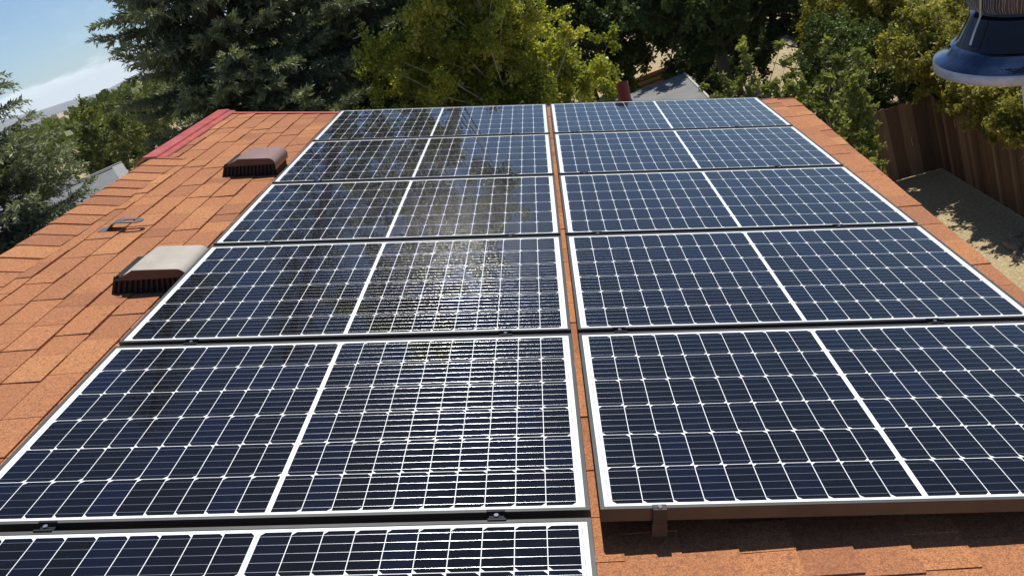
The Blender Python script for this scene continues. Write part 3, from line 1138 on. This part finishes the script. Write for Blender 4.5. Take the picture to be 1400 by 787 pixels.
# dark trees behind the neighbour's roof
dark_specs = [((1.6, 26.5, 0), (0, -0.6, 5.8), (2.9, 2.6, 4.6), 130, 'dark leafy tree behind the grey flat roof, just right of the aspen'),
              ((4.3, 22.9, 0), (-0.4, -0.3, 5.5), (2.6, 2.4, 2.4), 130, 'dark leafy tree with a bare shaded trunk at the end of the grey flat roof'),
              ((7.3, 25.2, 0), (0, 0, 4.0), (2.7, 2.2, 3.6), 120, 'dark leafy tree above the leafy saplings and dry grass'),
              ((5.4, 28.6, 0), (0, 0, 3.0), (2.4, 2.0, 2.9), 90, 'low dark tree filling the gap left of the dry grass'),
             ((-2.4, 28.5, 0), (0, 0, 5.2), (3.2, 2.4, 4.9), 110, 'dark leafy tree mostly hidden behind the aspen')]
for i, (b_, c_e, rd, n, lb) in enumerate(dark_specs):
    leafy('shade_tree', lb, b_, blob(n, c_e, rd, 60 + i, 0.4, 0.8, 0.5), 0.13, M_DARKLEAF, 70 + i, per=210, trunk_r=0.2, trunk_top=rd[2] + c_e[2] - 1.2, group='dark trees beyond the grey roof', twig=0.4, wide=0.7)

# rounded green shrub and the yellow green tree that hangs over the fence
leafy('green_shrub', 'rounded dense green shrub behind the back fence', (6.25, 19.2, 0), blob(110, (0, 0, 2.1), (1.6, 1.4, 1.9), 81, 0.3, 0.55, 0.6), 0.065, M_SHRUB, 82, per=330, trunk_r=0.08, trunk_top=2.6, cat='shrub')
leafy('fruit_tree', 'wide yellow green tree hanging over the fence beside the metal dish', (8.5, 16.0, 0), blob(190, (0.45, -0.3, 2.8), (1.9, 3.6, 1.8), 83, 0.35, 0.6, 0.5) + blob(140, (-0.95, -1.6, 2.25), (0.5, 3.4, 0.85), 87, 0.25, 0.42, 0.3) + blob(36, (-1.25, 0.7, 3.0), (0.95, 1.1, 0.9), 88, 0.3, 0.5, 0.4) + [(-1.35, -1.2 - 0.28 * k, 1.75 + 0.03 * k + 0.1 * math.sin(k * 1.7), 0.22) for k in range(9)] + [(-1.0 + 0.1 * math.sin(k), -0.6 - 0.36 * k, 2.1 + 0.2 * math.cos(k * 2.1), 0.32) for k in range(10)], 0.080, M_YELLOW, 84, per=260, trunk_r=0.13, trunk_top=4.4)
leafy('fruit_tree', 'yellow green tree behind the green shrub near the top edge', (8.6, 22.0, 0), blob(130, (0, 0, 2.9), (2.5, 2.0, 2.5), 85, 0.35, 0.65, 0.5), 0.085, M_YELLOW, 86, per=230, trunk_r=0.12, trunk_top=4.4, tone0=0.38)

leafy('green_shrub', 'low dark green shrub between the saplings and the dry grass patch', (6.6, 21.6, 0), blob(60, (0, 0, 1.3), (1.3, 1.0, 1.2), 201, 0.3, 0.5, 0.5), 0.07, M_SHRUB, 202, per=240, trunk_r=0.05, trunk_top=1.6, cat='shrub', tone0=0.35)
leafy('green_shrub', 'low shrub behind the back corner of the plank fence', (7.9, 18.6, 0), blob(70, (0, 0, 1.7), (1.3, 1.1, 1.3), 203, 0.3, 0.5, 0.5), 0.07, M_SHRUB, 204, per=260, trunk_r=0.05, trunk_top=2.0, cat='shrub', tone0=0.5)
leafy('green_shrub', 'dark shrub beside the timber stack under the dark trees', (4.4, 26.6, 0), blob(50, (0, 0, 1.3), (1.3, 1.0, 1.2), 205, 0.3, 0.5, 0.5), 0.09, M_DARKLEAF, 206, per=200, trunk_r=0.05, trunk_top=1.6, cat='shrub')

# leafy saplings behind the far eave
sap = [((2.75, 13.2), 4.9, 'upright leafy sapling left of the others, next to the edge of the grey roof'),
       ((3.35, 13.6), 4.9, 'second leafy sapling from the grey roof'),
       ((3.9, 13.2), 4.7, 'tall leafy sapling in the middle of the row behind the eave'),
       ((4.5, 13.8), 4.6, 'leafy sapling close to the rounded green shrub'),
       ((4.1, 12.9), 3.95, 'low leafy sapling just past the far eave corner')]
for i, ((x, y), h, lb) in enumerate(sap):
    g = np.random.default_rng(90 + i)
    cl = []
    for s_ in range(7):
        a = g.uniform(0, 6.28)
        hh = h * g.uniform(0.78, 1.03)
        for zz in np.linspace(0.45, 1, 9):
            rr = 0.30 * g.uniform(0.5, 1.2) * (1.5 - 0.8 * zz)
            cl.append((math.cos(a) * (0.25 + 0.30 * zz) + g.normal(0, 0.05), math.sin(a) * (0.25 + 0.30 * zz) + g.normal(0, 0.05), hh * zz, max(0.12, rr * 0.75)))
    leafy('sapling', lb, (x, y, 0), cl, 0.085, M_SHOOT, 95 + i, per=900, trunk_r=0.035, trunk_top=h * 0.8, cat='sapling', group='leafy saplings behind the eave', twig=0.8, wide=0.5)

# ------------------------------------------------------------------ weathered plank fence
def fence(name_label, a, b, seed, h=1.8):
    g = np.random.default_rng(seed)
    a, b = Vector(a), Vector(b)
    d = (b - a)
    ln = d.length
    ang = math.atan2(d.y, d.x)
    e = empty('plank_fence', a, (0, 0, ang))
    tag(e, name_label, 'fence')
    pk = MB()
    vt = []
    x = 0.0
    tones = []
    while x < ln - 0.05:
        w = 0.14 * g.uniform(0.92, 1.05)
        hh = h + g.normal(0, 0.025)
        y0 = g.normal(0, 0.004)
        tilt = g.normal(0, 0.008)
        c = 0.03
        pl = [(x, 0.02), (x + w, 0.02), (x + w + tilt, hh - c), (x + w - c + tilt, hh), (x + c + tilt, hh), (x + tilt, hh - c)]
        n0 = len(pk.f)
        pk.prism(pl, y0, y0 + 0.018)
        tones += [float(g.uniform(0, 1))] * (len(pk.f) - n0)
        x += w + g.uniform(0.0008, 0.003)
    mesh_obj('planks', pk.v, pk.f, M_FENCE, e, attrs={'tone': ('FACE', tones)})
    for z in (0.35, 1.45):
        MB().box(0, ln, 0.022, 0.06, z, z + 0.085).build('rail', M_POST, e)
    x = 0.0
    while x < ln:
        MB().box(x, x + 0.09, 0.062, 0.15, 0, h - 0.05).build('post', M_POST, e)
        x += 2.4


mt, nt, b = material('weathered_planks')
x, y, z = nt.xyz(nt.coord())
gr = nt.noise(nt.comb(x * 26.0, y * 26.0, z * 1.6), 1.0, 6, 0.7)
tn = nt.attr('tone')
col = nt.ramp(tn * 0.6 + gr * 0.5, [(0.2, (0.048, 0.027, 0.015)), (0.6, (0.125, 0.068, 0.038)), (0.95, (0.28, 0.18, 0.115))])
nt.plug(b.inputs['Base Color'], col)
b.inputs['Roughness'].default_value = 0.85
nt.plug(b.inputs['Normal'], nt.bump(gr, 0.4, 0.01))
M_FENCE = mt
M_POST = simple('fence_post', (0.10, 0.065, 0.042), 0.9, 0, 0.3, 15)
fence('weathered brown plank fence running along the gravel strip on the right', (7.38, 17.17, 0), (7.38, 8.0, 0), 101)
fence('shaded brown plank fence at the back, under the green shrub', (2.9, 17.9, 0), (7.54, 17.06, 0), 103, 1.78)

# rocks by the gravel strip
for i, (x, y, s, lb) in enumerate(((6.72, 12.75, 0.17, 'flat pale rock on the gravel nearest the right edge'), (6.62, 12.3, 0.14, 'small pale rock on the gravel at the right edge, just below the flat one'), (6.95, 13.1, 0.12, 'small rock at the edge of the fence shadow'))):
    bm = bmesh.new()
    bmesh.ops.create_icosphere(bm, subdivisions=3, radius=1.0)
    g = np.random.default_rng(120 + i)
    dirs = unit(7, g)
    for vtx in bm.verts:
        n_ = vtx.co.normalized()
        k = 1.0
        for dd in dirs:
            k = min(k, 0.72 / max(0.3, n_.dot(Vector(dd))))
        vtx.co = Vector((n_.x * k * s * 1.5, n_.y * k * s, n_.z * k * s * 0.55))
    me = bpy.data.meshes.new('rock')
    bm.to_mesh(me)
    bm.free()
    me.materials.append(simple('pale_rock', (0.27, 0.22, 0.14), 0.9, 0, 0.45, 14, 0.8))
    o = link(bpy.data.objects.new('rock', me))
    o.location = (x, y, s * 0.2)
    o.rotation_euler = (0, 0, g.uniform(0, 3))
    tag(o, lb, 'rock', 'rocks beside the gravel')


# ------------------------------------------------------------------ neighbours' houses
def shingle_grey(name, c1, c2, sc=9.0):
    mt, nt, b = material(name)
    co = nt.coord()
    br = nt.new('ShaderNodeTexBrick')
    nt.plug(br.inputs['Vector'], co)
    br.inputs['Scale'].default_value = sc
    br.inputs['Color1'].default_value = (*c1, 1)
    br.inputs['Color2'].default_value = (*c2, 1)
    br.inputs['Mortar'].default_value = tuple(c * 0.6 for c in c1) + (1,)
    br.inputs['Mortar Size'].default_value = 0.012
    n = nt.noise(co, 3.0, 5)
    nt.plug(b.inputs['Base Color'], nt.mix(n.smooth(0.4, 0.7) * 0.4, br.outputs['Color'], tuple(c * 0.75 for c in c1) + (1,)))
    b.inputs['Roughness'].default_value = 0.9
    return mt


def gable_house(label, c, rot, lx, ly, zw, zr, roofm, wallm, ov=0.4, name='house'):
    e = empty(name, (c[0], c[1], 0), (0, 0, rot))
    tag(e, label, 'house')
    MB().prism([(-ly / 2, 0), (ly / 2, 0), (ly / 2, zw), (0, zr - 0.12), (-ly / 2, zw)], -lx / 2, lx / 2, 'x').build('wall', wallm, e)
    sl = (zr - zw) / (ly / 2)
    for s in (-1, 1):
        yo = s * (ly / 2 + ov)
        zo = zr - sl * (ly / 2 + ov)
        MB().prism([(0, zr), (yo, zo), (yo, zo - 0.12), (0, zr - 0.12)], -lx / 2 - ov, lx / 2 + ov, 'x').build('roof', roofm, e)
    MB().tube([(-lx / 2 - ov, 0, zr + 0.01), (lx / 2 + ov, 0, zr + 0.01)], 0.05, 6).build('ridge_cap', roofm, e)
    for xx in (-lx * 0.28, lx * 0.22):
        w_ = MB().box(xx - 0.5, xx + 0.5, -ly / 2 - 0.03, -ly / 2 + 0.02, zw - 1.7, zw - 0.6).build('window', simple('white_frame', (0.7, 0.7, 0.68), 0.5), e)
        MB().box(xx - 0.44, xx + 0.44, -ly / 2 - 0.04, -ly / 2, zw - 1.64, zw - 0.66).build('pane', M_GLASS, w_)
    return e


M_GREYROOF = shingle_grey('grey_shingle', (0.16, 0.165, 0.165), (0.20, 0.205, 0.20))
M_LIGHTROOF = shingle_grey('pale_shingle', (0.27, 0.27, 0.255), (0.31, 0.31, 0.295), 7)
M_WHITEWALL = simple('white_siding', (0.66, 0.66, 0.63), 0.8, 0, 0.05, 8)
gable_house('grey roofed house seen over the ridge between the left spruce and the huge spruce', (-21.8, 31.8), R(31), 4.2, 9, 3.65, 5.5, M_GREYROOF, M_STUCCO)
gable_house('pale roofed building behind the grey roofed house', (-25.3, 40.8), R(31), 2.4, 8, 3.3, 4.9, M_LIGHTROOF, M_WHITEWALL)
gable_house('white walled house half hidden behind the left spruce', (-29.6, 40.8), R(31), 5, 8, 3.9, 5.4, M_GREYROOF, M_WHITEWALL)

# the neighbour's low roof behind the far end of the array
nb = empty('neighbour_house', (-1.0, 20.5, 0))
tag(nb, 'low house with a flat pale grey roof behind the far end of the array', 'house')
MB().box(-3.4, 3.5, -4.3, -0.3, 0, 3.25).build('wall', M_STUCCO, nb)
mt, nt, b = material('flat_grey_roof')
co = nt.coord()
n_a = nt.noise(co, 1.4, 6, 0.65)
n_b = nt.noise(co, 60, 3, 0.7)
nt.plug(b.inputs['Base Color'], nt.mix(n_b.smooth(0.4, 0.7) * 0.4, nt.ramp(n_a, [(0.3, (0.13, 0.135, 0.135)), (0.7, (0.21, 0.21, 0.20))]), (0.16, 0.16, 0.155, 1)))
b.inputs['Roughness'].default_value = 0.9
MB().box(-3.75, 3.82, -4.7, 0.15, 3.26, 3.40).build('roof', mt, nb)
MB().box(3.82, 3.87, -4.7, 0.15, 3.22, 3.425).build('roof_edge', simple('metal_edge', (0.45, 0.45, 0.43), 0.5, 0.3), nb)
# stacked timber seen on the far side of that roof
ti = empty('lumber_stack', (2.6, 27.3, 0))
tag(ti, 'small stack of pale timber boards glimpsed under the dark trees', 'lumber')
M_TIMBER = simple('pale_timber', (0.42, 0.26, 0.12), 0.8, 0, 0.2, 10)
for k in range(3):
    MB().box(-0.9, 0.9, -0.12 + 0.03 * k, 0.16 + 0.02 * k, 1.9 + 0.17 * k, 2.02 + 0.17 * k).build('board', M_TIMBER, ti)
MB().box(-0.8, -0.65, -0.1, 0.1, 0, 1.895).build('trestle', M_POST, ti)
MB().box(0.65, 0.8, -0.1, 0.1, 0, 1.895).build('trestle', M_POST, ti)

# ------------------------------------------------------------------ trees of the town on the left
far_specs = [(-29.6, 50.5, 9.3, 3.0, 'bright green tree behind the pale roofed building'),
             (-30.5, 44.5, 7.0, 2.2, 'small bushy tree left of the bright green one'),
             (-24.0, 57.0, 8.4, 3.2, 'green tree partly behind the huge spruce'),
             (-40.0, 78.0, 8.2, 4.0, 'far green tree on the skyline above the left spruce'),
             (-36.0, 84.0, 8.9, 3.6, 'far tree second along the skyline from the left spruce'),
             (-37.0, 96.0, 10.0, 4.0, 'far tree third along the skyline from the left spruce'),
             (-42.0, 112.0, 10.2, 4.2, 'far tree fourth along the skyline from the left spruce'),
             (-48.0, 88.0, 7.9, 3.5, 'far tree at the left end of the skyline')]
for i, (x, y, h, r, lb) in enumerate(far_specs):
    leafy('town_tree', lb, (x, y, 0), blob(60, (0, 0, h * 0.60), (r, r, h * 0.40), 130 + i, 0.5, 1.0, 0.5), 0.20, M_FAR, 140 + i, per=60, trunk_r=0.2, trunk_top=h * 0.75, group='trees of the town beyond the roof', twig=0.3)

# a wood far off that reads as one mass
for i, (x, y, h, r, lb) in enumerate(((-6.0, 38.0, 9.0, 3.6, 'dark tree in the row far behind, leftmost, behind the aspen'), (0.5, 37.0, 9.0, 3.8, 'dark tree in the row far behind, above the grey flat roof'),
                                      (6.5, 38.0, 7.6, 3.4, 'dark tree in the row far behind, above the timber stack'), (12.5, 36.0, 6.4, 3.6, 'dark tree in the row far behind, above the saplings'),
                                      (14.5, 28.5, 5.4, 3.2, 'dark tree in the row far behind, rightmost, behind the yellow green trees'))):
    leafy('shade_tree', lb, (x, y, 0), blob(95, (0, 0, h * 0.5), (r, 2.4, h * 0.48), 170 + i, 0.6, 1.0, 0.5), 0.20, M_DARKLEAF, 180 + i, per=85, trunk_r=0.22, trunk_top=h * 0.8, group='dark trees beyond the grey roof', twig=0.3)

g = np.random.default_rng(160)
P, T, Lf = [], [], []
for k in range(620):
    d = 110 * (14 ** g.uniform(0, 1))
    a = R(g.uniform(-62, -8)) if k < 480 else R(g.uniform(-75, 40))
    h = g.uniform(4.5, 8.0) * (1 + d / 4000)
    n = 130
    p = unit(n, g) * np.array([h * 0.45, h * 0.45, h * 0.5]) * g.uniform(0.6, 1.0, (n, 1)) + np.array([d * math.sin(a), d * math.cos(a), h * 0.5])
    P.append(p); T.append(np.clip(g.normal(0.4, 0.12) + g.normal(0, 0.1, n), 0, 1)); Lf.append(np.full(n, h * 0.22))
P = np.concatenate(P); T = np.concatenate(T); Lf = np.concatenate(Lf)
vs, fs = quads(P, unit(len(P), g), unit(len(P), g), Lf, Lf * 0.8)
o = mesh_obj('distant_wood', vs, fs, M_FAR, None, attrs={'tone': ('FACE', T)})
tag(o, 'far off wood covering the valley as one mass', 'wood', kind='stuff')
